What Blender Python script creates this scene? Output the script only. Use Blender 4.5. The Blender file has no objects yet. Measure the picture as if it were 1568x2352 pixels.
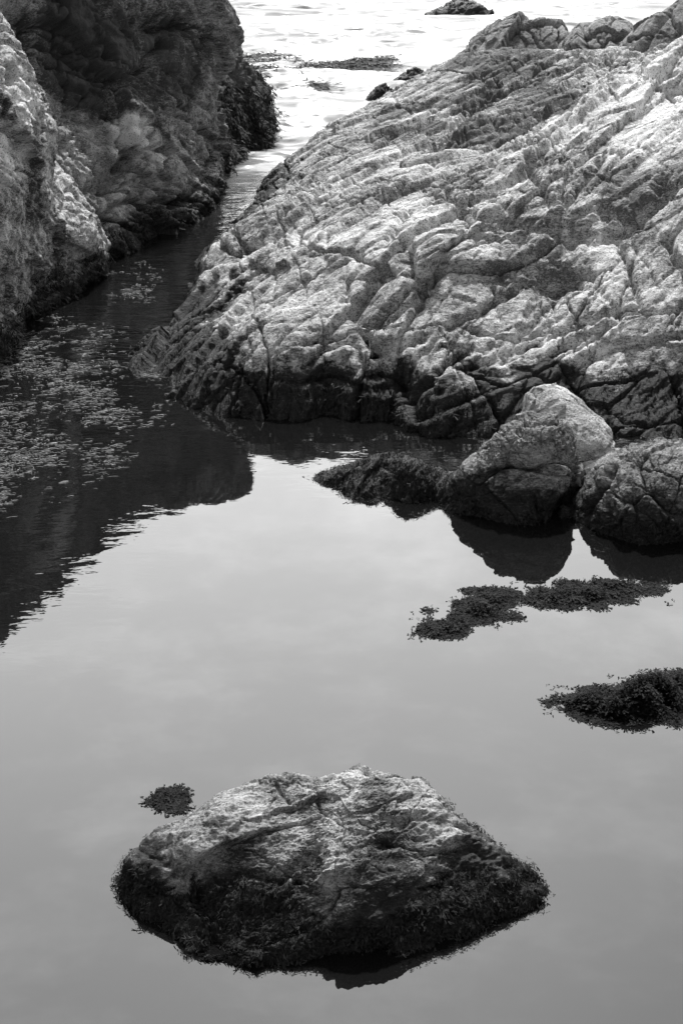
import bpy, math, numpy as np
R = math.radians
scene = bpy.context.scene

# ------------------------------------------------------------------ camera, sky, sun, exposure
CAM_H, PITCH, FPX = 3.35, R(25), 1176 / 0.36        # metres, radians, focal length in 1568x2352 picture units
cam_d = bpy.data.cameras.new("camera"); cam = bpy.data.objects.new("camera", cam_d)
scene.collection.objects.link(cam)
cam.location = (0, 0, CAM_H); cam.rotation_euler = (R(90) - PITCH, 0, 0)
cam_d.sensor_fit = 'VERTICAL'; cam_d.sensor_height = 36; cam_d.lens = 50
cam_d.clip_start = 0.05; cam_d.clip_end = 8000
scene.camera = cam

SUN_AZ, SUN_EL = R(7), R(52)                       # azimuth measured from +Y, negative = to the left
sd = np.array([math.sin(SUN_AZ) * math.cos(SUN_EL), math.cos(SUN_AZ) * math.cos(SUN_EL), math.sin(SUN_EL)])
sun_d = bpy.data.lights.new("sun", 'SUN'); sun_d.energy = 4.8; sun_d.angle = R(2.0); sun_d.color = (1, 1, 1)
sun = bpy.data.objects.new("sun", sun_d); scene.collection.objects.link(sun)
from mathutils import Vector
sun.rotation_euler = Vector(sd).to_track_quat('Z', 'Y').to_euler()

world = bpy.data.worlds.new("World"); scene.world = world; world.use_nodes = True
def nn(t, kind, **kw):
    n = t.nodes.new(kind)
    for k, v in kw.items():
        if hasattr(n, k) and k not in ('Scale',): setattr(n, k, v)
    return n
def setin(n, **kw):
    for k, v in kw.items(): n.inputs[k.replace('_', ' ')].default_value = v
    return n
wt = world.node_tree; wt.nodes.clear()
w_out = nn(wt, 'ShaderNodeOutputWorld'); w_bg = nn(wt, 'ShaderNodeBackground'); w_bg.inputs['Strength'].default_value = 0.1
sky = nn(wt, 'ShaderNodeTexSky', sky_type='NISHITA', sun_disc=False)
sky.sun_elevation = SUN_EL; sky.sun_rotation = SUN_AZ; sky.dust_density = 1.0; sky.ozone_density = 1.0; sky.air_density = 1.0
bw = nn(wt, 'ShaderNodeRGBToBW'); wt.links.new(sky.outputs[0], bw.inputs[0])
tc = nn(wt, 'ShaderNodeTexCoord')
# thin veil of cloud, brightest low over the sea ahead
dot = nn(wt, 'ShaderNodeVectorMath', operation='DOT_PRODUCT'); dot.inputs[1].default_value = (-0.12, 0.93, 0.34)
wt.links.new(tc.outputs['Generated'], dot.inputs[0])
veil = nn(wt, 'ShaderNodeMapRange', interpolation_type='SMOOTHSTEP')
setin(veil, From_Min=0.63, From_Max=1.02, To_Min=0.0, To_Max=45.5)
wt.links.new(dot.outputs['Value'], veil.inputs['Value'])
cmap = nn(wt, 'ShaderNodeMapping'); cmap.inputs['Scale'].default_value = (1.0, 1.0, 3.2)
wt.links.new(tc.outputs['Generated'], cmap.inputs['Vector'])
cno = nn(wt, 'ShaderNodeTexNoise'); setin(cno, Scale=8.0, Detail=8.0, Roughness=0.65, Distortion=0.15)
wt.links.new(cmap.outputs[0], cno.inputs['Vector'])
cr = nn(wt, 'ShaderNodeMapRange', interpolation_type='SMOOTHSTEP'); setin(cr, From_Min=0.42, From_Max=0.78, To_Min=0.96, To_Max=1.18)
wt.links.new(cno.outputs['Fac'], cr.inputs['Value'])
a1 = nn(wt, 'ShaderNodeMath', operation='ADD'); wt.links.new(bw.outputs[0], a1.inputs[0]); wt.links.new(veil.outputs[0], a1.inputs[1])
m1 = nn(wt, 'ShaderNodeMath', operation='MULTIPLY'); a2 = nn(wt, 'ShaderNodeMath', operation='ADD'); a2.inputs[1].default_value = 2.0; wt.links.new(a1.outputs[0], a2.inputs[0]); wt.links.new(a2.outputs[0], m1.inputs[0]); wt.links.new(cr.outputs[0], m1.inputs[1])
wt.links.new(m1.outputs[0], w_bg.inputs['Color']); wt.links.new(w_bg.outputs[0], w_out.inputs[0])

vs = scene.view_settings; vs.view_transform = 'Standard'; vs.look = 'None'; vs.exposure = 0.1; vs.gamma = 1.0
scene.cycles.use_denoising = True; scene.cycles.max_bounces = 6; scene.cycles.sample_clamp_indirect = 6.0

# ------------------------------------------------------------------ picture point -> place
def ray(px, py):
    xc, yc = (px - 784) / FPX, (1176 - py) / FPX
    return np.array([xc, math.cos(PITCH) + yc * math.sin(PITCH), -math.sin(PITCH) + yc * math.cos(PITCH)])
def atY(px, py, Y):
    r = ray(px, py); return np.array([0, 0, CAM_H]) + r * (Y / r[1])
def atZ(px, py, z=0.0):
    r = ray(px, py); return np.array([0, 0, CAM_H]) + r * ((z - CAM_H) / r[2])
def project(P):
    d = P - np.array([0, 0, CAM_H]); c, s = math.cos(PITCH), math.sin(PITCH)
    zc = d[:, 1] * c - d[:, 2] * s; yc = d[:, 1] * s + d[:, 2] * c
    return 784 + FPX * d[:, 0] / zc, 1176 - FPX * yc / zc, zc

# ------------------------------------------------------------------ noise
def hash3(ix, iy, iz, seed):
    h = (ix.astype(np.uint32) * np.uint32(374761393)) ^ (iy.astype(np.uint32) * np.uint32(668265263)) ^ (iz.astype(np.uint32) * np.uint32(2147483647 - 1640531)) ^ np.uint32(seed * 362437 + 97)
    h = (h ^ (h >> np.uint32(13))) * np.uint32(1274126177); h ^= h >> np.uint32(16)
    h = h * np.uint32(2246822519); h ^= h >> np.uint32(13)
    return h
GR = np.random.RandomState(5).normal(size=(256, 3)).astype(np.float32); GR /= np.linalg.norm(GR, axis=1)[:, None]
def perlin(P, seed=0):
    P = P.astype(np.float32); I = np.floor(P).astype(np.int32); F = P - I
    U = F * F * F * (F * (F * 6 - 15) + 10); out = np.zeros(len(P), np.float32)
    for dx in (0, 1):
        wx = U[:, 0] if dx else 1 - U[:, 0]
        for dy in (0, 1):
            wy = U[:, 1] if dy else 1 - U[:, 1]
            for dz in (0, 1):
                wz = U[:, 2] if dz else 1 - U[:, 2]
                g = GR[hash3(I[:, 0] + dx, I[:, 1] + dy, I[:, 2] + dz, seed) & np.uint32(255)]
                out += wx * wy * wz * (g[:, 0] * (F[:, 0] - dx) + g[:, 1] * (F[:, 1] - dy) + g[:, 2] * (F[:, 2] - dz))
    return out * 1.6
def fbm(P, octv=4, seed=0, gain=0.5, ridged=False):
    a, s, o = 1.0, 1.0, np.zeros(len(P), np.float32)
    for k in range(octv):
        n = perlin(P * s + k * 17.3, seed + k)
        o += a * ((1 - 2 * np.abs(n)) if ridged else n); a *= gain; s *= 2.03
    return o
def worley(P, seed=0, jit=0.9):
    P = P.astype(np.float32); I = np.floor(P).astype(np.int32); F = P - I
    f1 = np.full(len(P), 9.0, np.float32); f2 = f1.copy(); rid = np.zeros(len(P), np.uint32); off = np.zeros((len(P), 3), np.float32)
    for dx in (-1, 0, 1):
        for dy in (-1, 0, 1):
            for dz in (-1, 0, 1):
                h = hash3(I[:, 0] + dx, I[:, 1] + dy, I[:, 2] + dz, seed)
                o = np.stack([dx + 0.5 + jit * ((h & 1023) / 1023.0 - 0.5) - F[:, 0], dy + 0.5 + jit * (((h >> 10) & 1023) / 1023.0 - 0.5) - F[:, 1],
                              dz + 0.5 + jit * (((h >> 20) & 1023) / 1023.0 - 0.5) - F[:, 2]], 1).astype(np.float32)
                d = np.sqrt((o * o).sum(1)); m = d < f1
                f2 = np.where(m, f1, np.minimum(f2, d)); rid = np.where(m, h, rid); off[m] = o[m]; f1 = np.where(m, d, f1)
    return f1, f2, rid, off
def smooth(a, b, x):
    t = np.clip((x - a) / (b - a), 0, 1); return t * t * (3 - 2 * t)
def unit(v): v = np.asarray(v, float); return v / np.linalg.norm(v)

# ------------------------------------------------------------------ mesh output
def mesh_obj(name, V, F, mat, parent=None, attrs=None, shade=True):
    me = bpy.data.meshes.new(name); V = np.ascontiguousarray(V, np.float32); F = np.ascontiguousarray(F, np.int32); k = F.shape[1]
    me.vertices.add(len(V)); me.vertices.foreach_set('co', V.ravel())
    me.loops.add(F.size); me.loops.foreach_set('vertex_index', F.ravel())
    me.polygons.add(len(F)); me.polygons.foreach_set('loop_start', np.arange(len(F), dtype=np.int32) * k)
    me.polygons.foreach_set('loop_total', np.full(len(F), k, np.int32))
    me.update(calc_edges=True)
    if shade: me.polygons.foreach_set('use_smooth', np.ones(len(F), bool))
    for a, v in (attrs or {}).items():
        at = me.attributes.new(a, 'FLOAT', 'POINT'); at.data.foreach_set('value', np.ascontiguousarray(v, np.float32))
    me.materials.append(mat)
    o = bpy.data.objects.new(name, me); scene.collection.objects.link(o)
    if parent: o.parent = parent
    return o
def tag(o, label, cat, group=None, kind=None):
    if label: o['label'] = label
    if cat: o['category'] = cat
    if group: o['group'] = group
    if kind: o['kind'] = kind
    return o
def grid_faces(nu, nv, wrap=False):
    u = np.arange(nu if wrap else nu - 1); v = np.arange(nv - 1); U, Vv = np.meshgrid(u, v, indexing='ij'); U2 = (U + 1) % nu
    return np.stack([U * nv + Vv, U2 * nv + Vv, U2 * nv + Vv + 1, U * nv + Vv + 1], -1).reshape(-1, 4)
def grid_normals(G, wrap=False):
    if wrap: du = np.roll(G, -1, 0) - np.roll(G, 1, 0)
    else: du = np.gradient(G, axis=0)
    n = np.cross(du, np.gradient(G, axis=1)); l = np.linalg.norm(n, axis=-1, keepdims=True); return n / np.maximum(l, 1e-9)

# ------------------------------------------------------------------ materials (all grey: the photograph is black and white)
def new_mat(name):
    m = bpy.data.materials.new(name); m.use_nodes = True; t = m.node_tree; t.nodes.clear()
    o = nn(t, 'ShaderNodeOutputMaterial'); p = nn(t, 'ShaderNodeBsdfPrincipled'); t.links.new(p.outputs[0], o.inputs[0]); return m, t, p, o
def noise(t, vec, scale, detail=6, rough=0.6, dist=0.0):
    n = nn(t, 'ShaderNodeTexNoise'); setin(n, Scale=scale, Detail=detail, Roughness=rough, Distortion=dist); t.links.new(vec, n.inputs['Vector']); return n.outputs['Fac']
def rng(t, val, a, b, c=0.0, d=1.0, sm=True):
    n = nn(t, 'ShaderNodeMapRange'); 
    if sm: n.interpolation_type = 'SMOOTHSTEP'
    setin(n, From_Min=a, From_Max=b, To_Min=c, To_Max=d); t.links.new(val, n.inputs['Value']); return n.outputs[0]
def mth(t, op, a, b=None, clamp=False):
    n = nn(t, 'ShaderNodeMath', operation=op); n.use_clamp = clamp
    for i, x in enumerate((a, b)):
        if x is None: continue
        if isinstance(x, (int, float)): n.inputs[i].default_value = x
        else: t.links.new(x, n.inputs[i])
    return n.outputs[0]
def lerp(t, f, a, b):                                 # a + (b-a) f on floats
    n = nn(t, 'ShaderNodeMix', data_type='FLOAT'); n.clamp_factor = False
    for i, x in zip((0, 2, 3), (f, a, b)):
        if isinstance(x, (int, float)): n.inputs[i].default_value = x
        else: t.links.new(x, n.inputs[i])
    return n.outputs[0]
def rock_mat(name, light=0.42, dark=0.13, weed_top=0.16, weed_soft=0.10, crust=0.35, weed_dark=0.018, fine=1.0, blotch=1.0):
    m, t, p, o = new_mat(name)
    g = nn(t, 'ShaderNodeNewGeometry'); pos = g.outputs['Position']
    mp = nn(t, 'ShaderNodeMapping'); mp.inputs['Rotation'].default_value = (0.1, -0.2, R(-52)); mp.inputs['Scale'].default_value = (0.55, 1.6, 1.6)
    t.links.new(pos, mp.inputs['Vector']); st = mp.outputs[0]
    tone = nn(t, 'ShaderNodeAttribute'); tone.attribute_name = 'tone'; tone = tone.outputs['Fac']
    big = noise(t, pos, 1.6 * blotch, 5, 0.62, 0.4); mid = noise(t, st, 9, 7, 0.7, 0.3); fin = noise(t, st, 60 * fine, 6, 0.75)
    f = mth(t, 'ADD', mth(t, 'MULTIPLY', rng(t, big, 0.36, 0.64), 0.42), mth(t, 'MULTIPLY', rng(t, mid, 0.34, 0.66), 0.58))
    f = mth(t, 'ADD', f, mth(t, 'MULTIPLY', mth(t, 'SUBTRACT', fin, 0.5), 2.6))
    f = mth(t, 'MAXIMUM', mth(t, 'ADD', mth(t, 'ADD', mth(t, 'MULTIPLY', mth(t, 'SUBTRACT', f, 0.5), 1.25), 0.5), tone), 0.0)
    alb = mth(t, 'MINIMUM', lerp(t, f, dark, light), 0.84)
    sp = noise(t, pos, 110 * fine, 3, 0.6); al2 = noise(t, pos, 5, 3, 0.5)
    spk = mth(t, 'MULTIPLY', rng(t, sp, 0.60, 0.68), rng(t, al2, 0.42, 0.62))          # pale barnacle and lichen flecks
    alb = lerp(t, mth(t, 'MULTIPLY', spk, crust), alb, 0.75)
    sp2 = noise(t, pos, 75 * fine, 4, 0.65)
    alb = lerp(t, mth(t, 'MULTIPLY', rng(t, sp2, 0.55, 0.62), 0.8), alb, 0.03)         # black lichen dots
    # tide zone: weed-black below, ragged upper edge
    sz = nn(t, 'ShaderNodeSeparateXYZ'); t.links.new(pos, sz.inputs[0])
    rag = mth(t, 'ADD', mth(t, 'MULTIPLY', mth(t, 'SUBTRACT', noise(t, pos, 3.2, 6, 0.65, 0.5), 0.5), 0.75), mth(t, 'MULTIPLY', mth(t, 'SUBTRACT', noise(t, st, 26, 4, 0.7), 0.5), 0.26))
    zz = mth(t, 'ADD', sz.outputs['Z'], rag)
    weed = rng(t, zz, weed_top + weed_soft, weed_top - weed_soft)
    wetc = lerp(t, rng(t, fin, 0.50, 0.68), weed_dark, weed_dark * 5.0)
    alb = lerp(t, weed, alb, wetc)
    c = nn(t, 'ShaderNodeCombineXYZ')
    for i in range(3): t.links.new(alb, c.inputs[i])
    t.links.new(c.outputs[0], p.inputs['Base Color'])
    t.links.new(lerp(t, weed, 0.85, 0.5), p.inputs['Roughness']); p.inputs['Specular IOR Level'].default_value = 0.25
    hb = mth(t, 'ADD', mth(t, 'MULTIPLY', noise(t, st, 55 * fine, 6, 0.7, 0.0), 1.0), mth(t, 'MULTIPLY', noise(t, pos, 190 * fine, 3, 0.65), 0.4))
    b = nn(t, 'ShaderNodeBump'); setin(b, Strength=1.0, Distance=0.013 / fine); t.links.new(hb, b.inputs['Height']); t.links.new(b.outputs[0], p.inputs['Normal'])
    return m
def weed_mat(name, lo=0.005, hi=0.034, rough=0.55):
    m, t, p, o = new_mat(name); g = nn(t, 'ShaderNodeNewGeometry')
    at = nn(t, 'ShaderNodeAttribute'); at.attribute_name = 'tone'
    a = lerp(t, at.outputs['Fac'], lo, hi); c = nn(t, 'ShaderNodeCombineXYZ')
    for i in range(3): t.links.new(a, c.inputs[i])
    t.links.new(c.outputs[0], p.inputs['Base Color']); p.inputs['Roughness'].default_value = rough; p.inputs['Specular IOR Level'].default_value = 0.06
    return m
M_RIGHT = rock_mat('pale_shore_rock', 0.76, 0.12, 0.31, 0.05, 0.45)
M_CLIFF = rock_mat('dark_cliff_rock', 0.44, 0.06, 0.22, 0.12, 0.12)
M_OUT = rock_mat('mottled_cliff_rock', 0.64, 0.05, 0.20, 0.12, 0.30)
M_FOOT = rock_mat('weedy_dark_rock', 0.13, 0.03, 0.55, 0.25, 0.05)
M_BOULDER = rock_mat('boulder_rock', 0.36, 0.04, 0.21, 0.07, 0.35, fine=1.15)
M_PALE = rock_mat('smooth_pale_boulder', 0.62, 0.2, 0.05, 0.05, 0.40, fine=1.3)
M_REAR = rock_mat('rear_rock', 0.34, 0.10, 0.12, 0.06, 0.15)
M_ISLE = rock_mat('pool_rock', 0.42, 0.03, 0.185, 0.06, 0.55, fine=1.7, blotch=1.6)
M_REEF = rock_mat('weedy_reef_rock', 0.10, 0.03, 0.25, 0.1, 0.1, fine=1.3)
M_WEED = weed_mat('rockweed'); M_WEED2 = weed_mat('floating_wrack', 0.003, 0.016, 0.6); M_KELP = weed_mat('drifting_kelp', 0.015, 0.07, 0.6)

# ------------------------------------------------------------------ rock makers
def surf_fit(X, z, reg=0.004, soft=0.12):
    """smooth low-overshoot surface through scattered points (multiquadric)"""
    k = lambda A: np.sqrt(((A[:, None] - X[None]) ** 2).sum(-1) + soft * soft)
    n = len(X); A = np.zeros((n + 3, n + 3)); A[:n, :n] = -k(X) + reg * np.eye(n); Pm = np.c_[np.ones(n), X]; A[:n, n:] = Pm; A[n:, :n] = Pm.T
    w = np.linalg.solve(A, np.r_[z, np.zeros(3)])
    return lambda Q: -k(Q) @ w[:n] + np.c_[np.ones(len(Q)), Q] @ w[n:]
def cubic(A, x):
    m = A.shape[0]; i = np.clip(np.floor(x).astype(int), 0, m - 2); f = (x - i)[:, None]
    a, b, c, d = A[np.clip(i - 1, 0, m - 1)], A[i], A[i + 1], A[np.clip(i + 2, 0, m - 1)]
    return 0.5 * (2 * b + (c - a) * f + (2 * a - 5 * b + 4 * c - d) * f * f + (3 * b - a - 3 * c + d) * f ** 3)
def field_grid(ctrl, o, ex, ey, n, us, vs_, reg=1e-4):
    """smooth surface through 3-D points, as offset along n over the (ex, ey) plane"""
    C = np.array(ctrl) - o; X = np.c_[C @ ex, C @ ey]; f = surf_fit(X, C @ n); k = 110
    cu, cv = np.linspace(us[0], us[-1], k), np.linspace(vs_[0], vs_[-1], k); U, V = np.meshgrid(cu, cv, indexing='ij')
    H = f(np.c_[U.ravel(), V.ravel()]).reshape(k, k)
    H = cubic(cubic(H, (us - us[0]) / (us[-1] - us[0]) * (k - 1)).T, (vs_ - vs_[0]) / (vs_[-1] - vs_[0]) * (k - 1)).T
    U, V = np.meshgrid(us, vs_, indexing='ij')
    return o + U[..., None] * ex + V[..., None] * ey + H[..., None] * n
def lin(a, b, st): return np.linspace(a, b, int((b - a) / st))
def radial_grid(c, pts, nu, nv, reg=0.02, flat=1.0):
    """closed rock: radius from centre c through the given points, spread smoothly over all directions"""
    D = np.array(pts) - c; r = np.linalg.norm(D, axis=1); D = D / r[:, None]; k = len(D)
    K = np.linalg.norm(D[:, None] - D[None], axis=-1); K = K ** 1.5 + 0 * K; A = np.zeros((k + 1, k + 1)); A[:k, :k] = -K + reg * -np.eye(k) * -1; A[:k, k] = 1; A[k, :k] = 1
    w = np.linalg.solve(A, np.r_[r, 0])
    th = np.arange(nu) / nu * 2 * math.pi; ph = np.linspace(0.004, math.pi - 0.004, nv); T, Ph = np.meshgrid(th, ph, indexing='ij')
    Q = np.stack([np.cos(T) * np.sin(Ph), np.sin(T) * np.sin(Ph), np.cos(Ph)], -1); q = Q.reshape(-1, 3); rad = np.zeros(len(q))
    for s in range(0, len(q), 40000):
        d = np.linalg.norm(q[s:s + 40000, None] - D[None], axis=-1) ** 1.5; rad[s:s + 40000] = -d @ w[:k] + w[k]
    return c + Q * np.maximum(rad, 0.03).reshape(nu, nv)[..., None]
def strata_frame(P, ang, dip=(0.12, 0.05), stretch=(0.33, 1.0, 1.3)):
    a = np.array([math.cos(ang), math.sin(ang), dip[0]]); a /= np.linalg.norm(a); b = np.array([-math.sin(ang), math.cos(ang), dip[1]]); b -= a * (a @ b); b /= np.linalg.norm(b)
    c = np.cross(a, b); return np.stack([P @ a * stretch[0], P @ b * stretch[1], P @ c * stretch[2]], 1)
def cells(q, seed, tilt, step, edge, groove, patchy):
    """broken blocks: each cell gets its own height and tilt, with an open joint between"""
    f1, f2, rid, off = worley(q, seed); e = f2 - f1
    r1 = (rid & 255) / 255.0 - 0.5; t1 = ((rid >> 8) & 255) / 255.0 - 0.5; t2 = ((rid >> 16) & 255) / 255.0 - 0.5
    return step * r1 + tilt * (t1 * off[:, 0] + t2 * off[:, 1]) - groove * np.exp(-(e / (0.85 * edge)) ** 2.0) * patchy
def rockify(G, seed, size=0.55, amp=0.09, crack=0.05, fams=(), fine=0.01, wrap=False, ang=R(58), stretch=(0.4, 1.0, 1.2), cracks=(), dip=(0.12, 0.05), swell=0.0, rough=0.0, jw=0.013, calmed=True, gw=1.0):
    """break a smooth surface into blocks, bedding ledges, joints and fissures, all pushed along its own normals"""
    shp = G.shape; N = grid_normals(G, wrap).reshape(-1, 3); P = G.reshape(-1, 3); q = strata_frame(P, ang, dip, stretch) / size
    w = np.stack([fbm(q * 0.8, 2, seed + 40 + k) for k in range(3)], 1) * 0.22 + np.stack([fbm(q * 9, 2, seed + 50 + k) for k in range(3)], 1) * 0.018; qw = q + w
    qm = q * size
    pt = smooth(-0.45, 0.25, fbm(q * 0.7, 2, seed + 3)); pt2 = smooth(-0.2, 0.35, fbm(q * 1.3, 2, seed + 5))
    d = cells(qw, seed, amp * 1.8, amp * 1.0, 0.035 * gw, crack, pt)
    d += cells(qw * 2.7 + 11, seed + 1, amp * 0.65, amp * 0.34, 0.05 * gw, crack * 0.5, pt2)
    d += cells(qw * 7.0 + 5, seed + 2, amp * 0.20, amp * 0.09, 0.08, crack * 0.2, pt2 * pt) * (0.35 + 0.65 * pt2)
    if swell: d += swell * fbm(q * 0.45, 2, seed + 60)
    calm = 0.3 + 1.05 * smooth(-0.3, 0.35, fbm(P * (0.9 / size) * 0.85 + 7, 3, seed + 130)) if calmed else 1.0
    for i, (nv, sp, am, kind) in enumerate(fams):
        nv = unit(nv); am = am * (calm if sp < 0.35 else 1.0); lowf = fbm(qm * (0.30 / sp) ** 0.6 * 0.9, 4, seed + 90 + i, 0.42); c = (P @ nv) / sp + 0.26 * lowf + 0.011 / sp * fbm(P * 16, 3, seed + 97 + i, 0.6)
        c = c + 0.28 * np.sin(c * 2.3 + i) ; fr = c - np.floor(c); idx = np.floor(c).astype(np.int64); rr = np.random.RandomState(seed + i).rand(512)[idx % 512]
        mask = smooth(-0.25, 0.3, fbm(qm * (0.5 / sp) ** 0.8 + 31 * i, 2, seed + 110 + i) + (rr - 0.5) * 0.7)
        if kind == 'ledge': d += am * (0.4 + 1.2 * rr) * mask * (np.where(fr < 0.03 / sp, fr * sp / 0.03, (1 - fr) / (1 - 0.03 / sp)) - 0.5) if sp > 0.1 else am * mask * (np.where(fr < 0.2, fr / 0.2, (1 - fr) / 0.8) - 0.5)
        else:
            wj = jw * (1.0 if sp > 0.2 else 0.7)
            d -= am * (0.4 + 1.2 * rr) * mask * np.exp(-(np.minimum(fr, 1 - fr) * sp / (0.9 * wj)) ** 2.0)
    d -= np.median(d)
    for (line, width, depth) in cracks:                # traced fissures: grooves along polylines on the surface
        for a, b in zip(line[:-1], line[1:]):
            lo, hi = np.minimum(a, b) - 4 * width - 0.04, np.maximum(a, b) + 4 * width + 0.04
            ix = np.where(((P > lo) & (P < hi)).all(1))[0]
            if not len(ix): continue
            ab = b - a; p = P[ix]; p = p + width * 0.9 * np.stack([fbm(p * 8, 3, 71), fbm(p * 8, 3, 74), fbm(p * 8, 3, 77)], 1)
            t = np.clip(((p - a) @ ab) / (ab @ ab + 1e-9), 0, 1); dd = np.linalg.norm(p - a - t[:, None] * ab, axis=1)
            d[ix] -= depth * np.exp(-(dd / width) ** 1.8) * (0.8 + 0.5 * perlin(p * 5, 70))
    d += fine * 0.6 * fbm(q / stretch[1] * size * 16, 5, seed + 29, 0.68)
    if rough: d += rough * (fbm(qm * 7.5, 5, seed + 33, 0.62, True) - 0.7) * (0.4 + 0.6 * pt2)
    return (P + N * (d - np.median(d))[:, None]).reshape(shp)
def pick(G, line, ycap=None):
    """3-D points of surface G that the picture points of a traced fissure lie on"""
    P = G.reshape(-1, 3); x, y, z = project(P); out = []
    for (a, b) in line:
        d = (x - a) ** 2 + (y - b) ** 2; ix = np.where(d < max(60, d.min() * 4 + 1))[0]; out.append(P[ix[np.argmin(z[ix])]])
    return np.array(out)
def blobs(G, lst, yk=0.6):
    """darker or paler tone patches, lichen as well as painted sun and shade: (px, py, radius px, strength)"""
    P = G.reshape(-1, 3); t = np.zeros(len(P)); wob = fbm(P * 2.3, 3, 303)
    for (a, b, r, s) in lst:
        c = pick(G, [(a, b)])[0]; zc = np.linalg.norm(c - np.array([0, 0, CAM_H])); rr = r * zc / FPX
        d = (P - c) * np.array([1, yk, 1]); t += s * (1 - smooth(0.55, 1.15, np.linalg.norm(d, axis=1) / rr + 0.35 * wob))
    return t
def solid_grid(name, G, mat, back, parent=None, attrs=None):
    """open surface grid made solid: its rim carried back by the vector and capped"""
    nu, nv = G.shape[:2]; F = grid_faces(nu, nv); rim = np.r_[np.arange(nv), np.arange(1, nu) * nv + nv - 1, (nu - 1) * nv + np.arange(nv - 2, -1, -1), np.arange(nu - 2, 0, -1) * nv]
    V = G.reshape(-1, 3); B = V[rim] + back; k = len(rim); b0 = len(V); i = np.arange(k); j = (i + 1) % k
    S = np.stack([rim[j], rim[i], b0 + i, b0 + j], 1); cen = len(V) + k; V = np.r_[V, B, B.mean(0)[None]]
    Cp = np.stack([b0 + j, b0 + i, np.full(k, cen), np.full(k, cen)], 1)
    me_f = np.r_[F, S]; o = mesh_obj(name, V, me_f, mat, parent, {a: np.r_[v, np.full(k + 1, 0.0)] for a, v in (attrs or {}).items()}, shade=False)
    return o
def closed_grid(name, G, mat, parent=None, attrs=None):
    return mesh_obj(name, G.reshape(-1, 3), grid_faces(*G.shape[:2], wrap=True)[:, ::-1], mat, parent, attrs)
X3, Y3, Z3 = np.eye(3)
def behind(lst, dy, extra=0.03):
    """points just beyond a skyline, low enough to keep it the skyline"""
    return [atY(*c) + np.array([0, dy, -dy * (CAM_H - atY(*c)[2]) / c[2] - extra]) for c in lst]

# ------------------------------------------------------------------ seaweed
def strip(P0, D, Nn, L, W, nseg, curl, rs, taper=0.45):
    n = len(P0); S = np.cross(D, Nn); S /= np.linalg.norm(S, axis=1)[:, None] + 1e-9; ring = []
    bend = rs.normal(0, curl, n); lift = -np.abs(rs.normal(0, curl * 0.22, n)); p = P0.copy(); d = D.copy()
    for k in range(nseg + 1):
        t = k / nseg; w = W * (0.55 + 0.9 * t - (1.0 + taper - 0.55) * max(0, t - 0.6) * 1.1)
        s = S * np.cos(lift * t * 2)[:, None] + Nn * np.sin(lift * t * 2)[:, None]
        ring += [p - s * w[:, None] * 0.5, p + s * w[:, None] * 0.5]
        d = d + S * (bend / nseg)[:, None] + Nn * (lift / nseg)[:, None]; d /= np.linalg.norm(d, axis=1)[:, None]; p = p + d * (L / nseg)[:, None]
    V = np.stack(ring, 1); m = 2 * (nseg + 1); base = (np.arange(n) * m)[:, None]
    F = np.stack([np.stack([base[:, 0] + 2 * k, base[:, 0] + 2 * k + 1, base[:, 0] + 2 * k + 3, base[:, 0] + 2 * k + 2], 1) for k in range(nseg)], 1)
    return V.reshape(-1, 3), F.reshape(-1, 4), p, d, m
def frond_mesh(P0, D, Nn, L, W, rs, curl=0.9):
    """forked blades: a stem and two lobes each"""
    V, F, tip, d, m = strip(P0, D, Nn, L * 0.5, W * 0.8, 2, curl * 0.6, rs, 1.0); t0 = rs.rand(len(P0)); T = [np.repeat(t0, m)]; Vs, Fs, o = [V], [F], len(V)
    S = np.cross(D, Nn); S /= np.linalg.norm(S, axis=1)[:, None] + 1e-9
    for sg in (-1, 1):
        dd = d + S * (sg * rs.uniform(0.12, 0.45, len(P0)))[:, None]; dd /= np.linalg.norm(dd, axis=1)[:, None]
        V, F, _, _, m = strip(tip, dd, Nn, L * rs.uniform(0.35, 0.6, len(P0)), W, 2, curl, rs)
        Vs.append(V); Fs.append(F + o); o += len(V); T.append(np.repeat(np.clip(t0 + 0.15, 0, 1), m))
    return np.concatenate(Vs), np.concatenate(Fs), np.concatenate(T)
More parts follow.
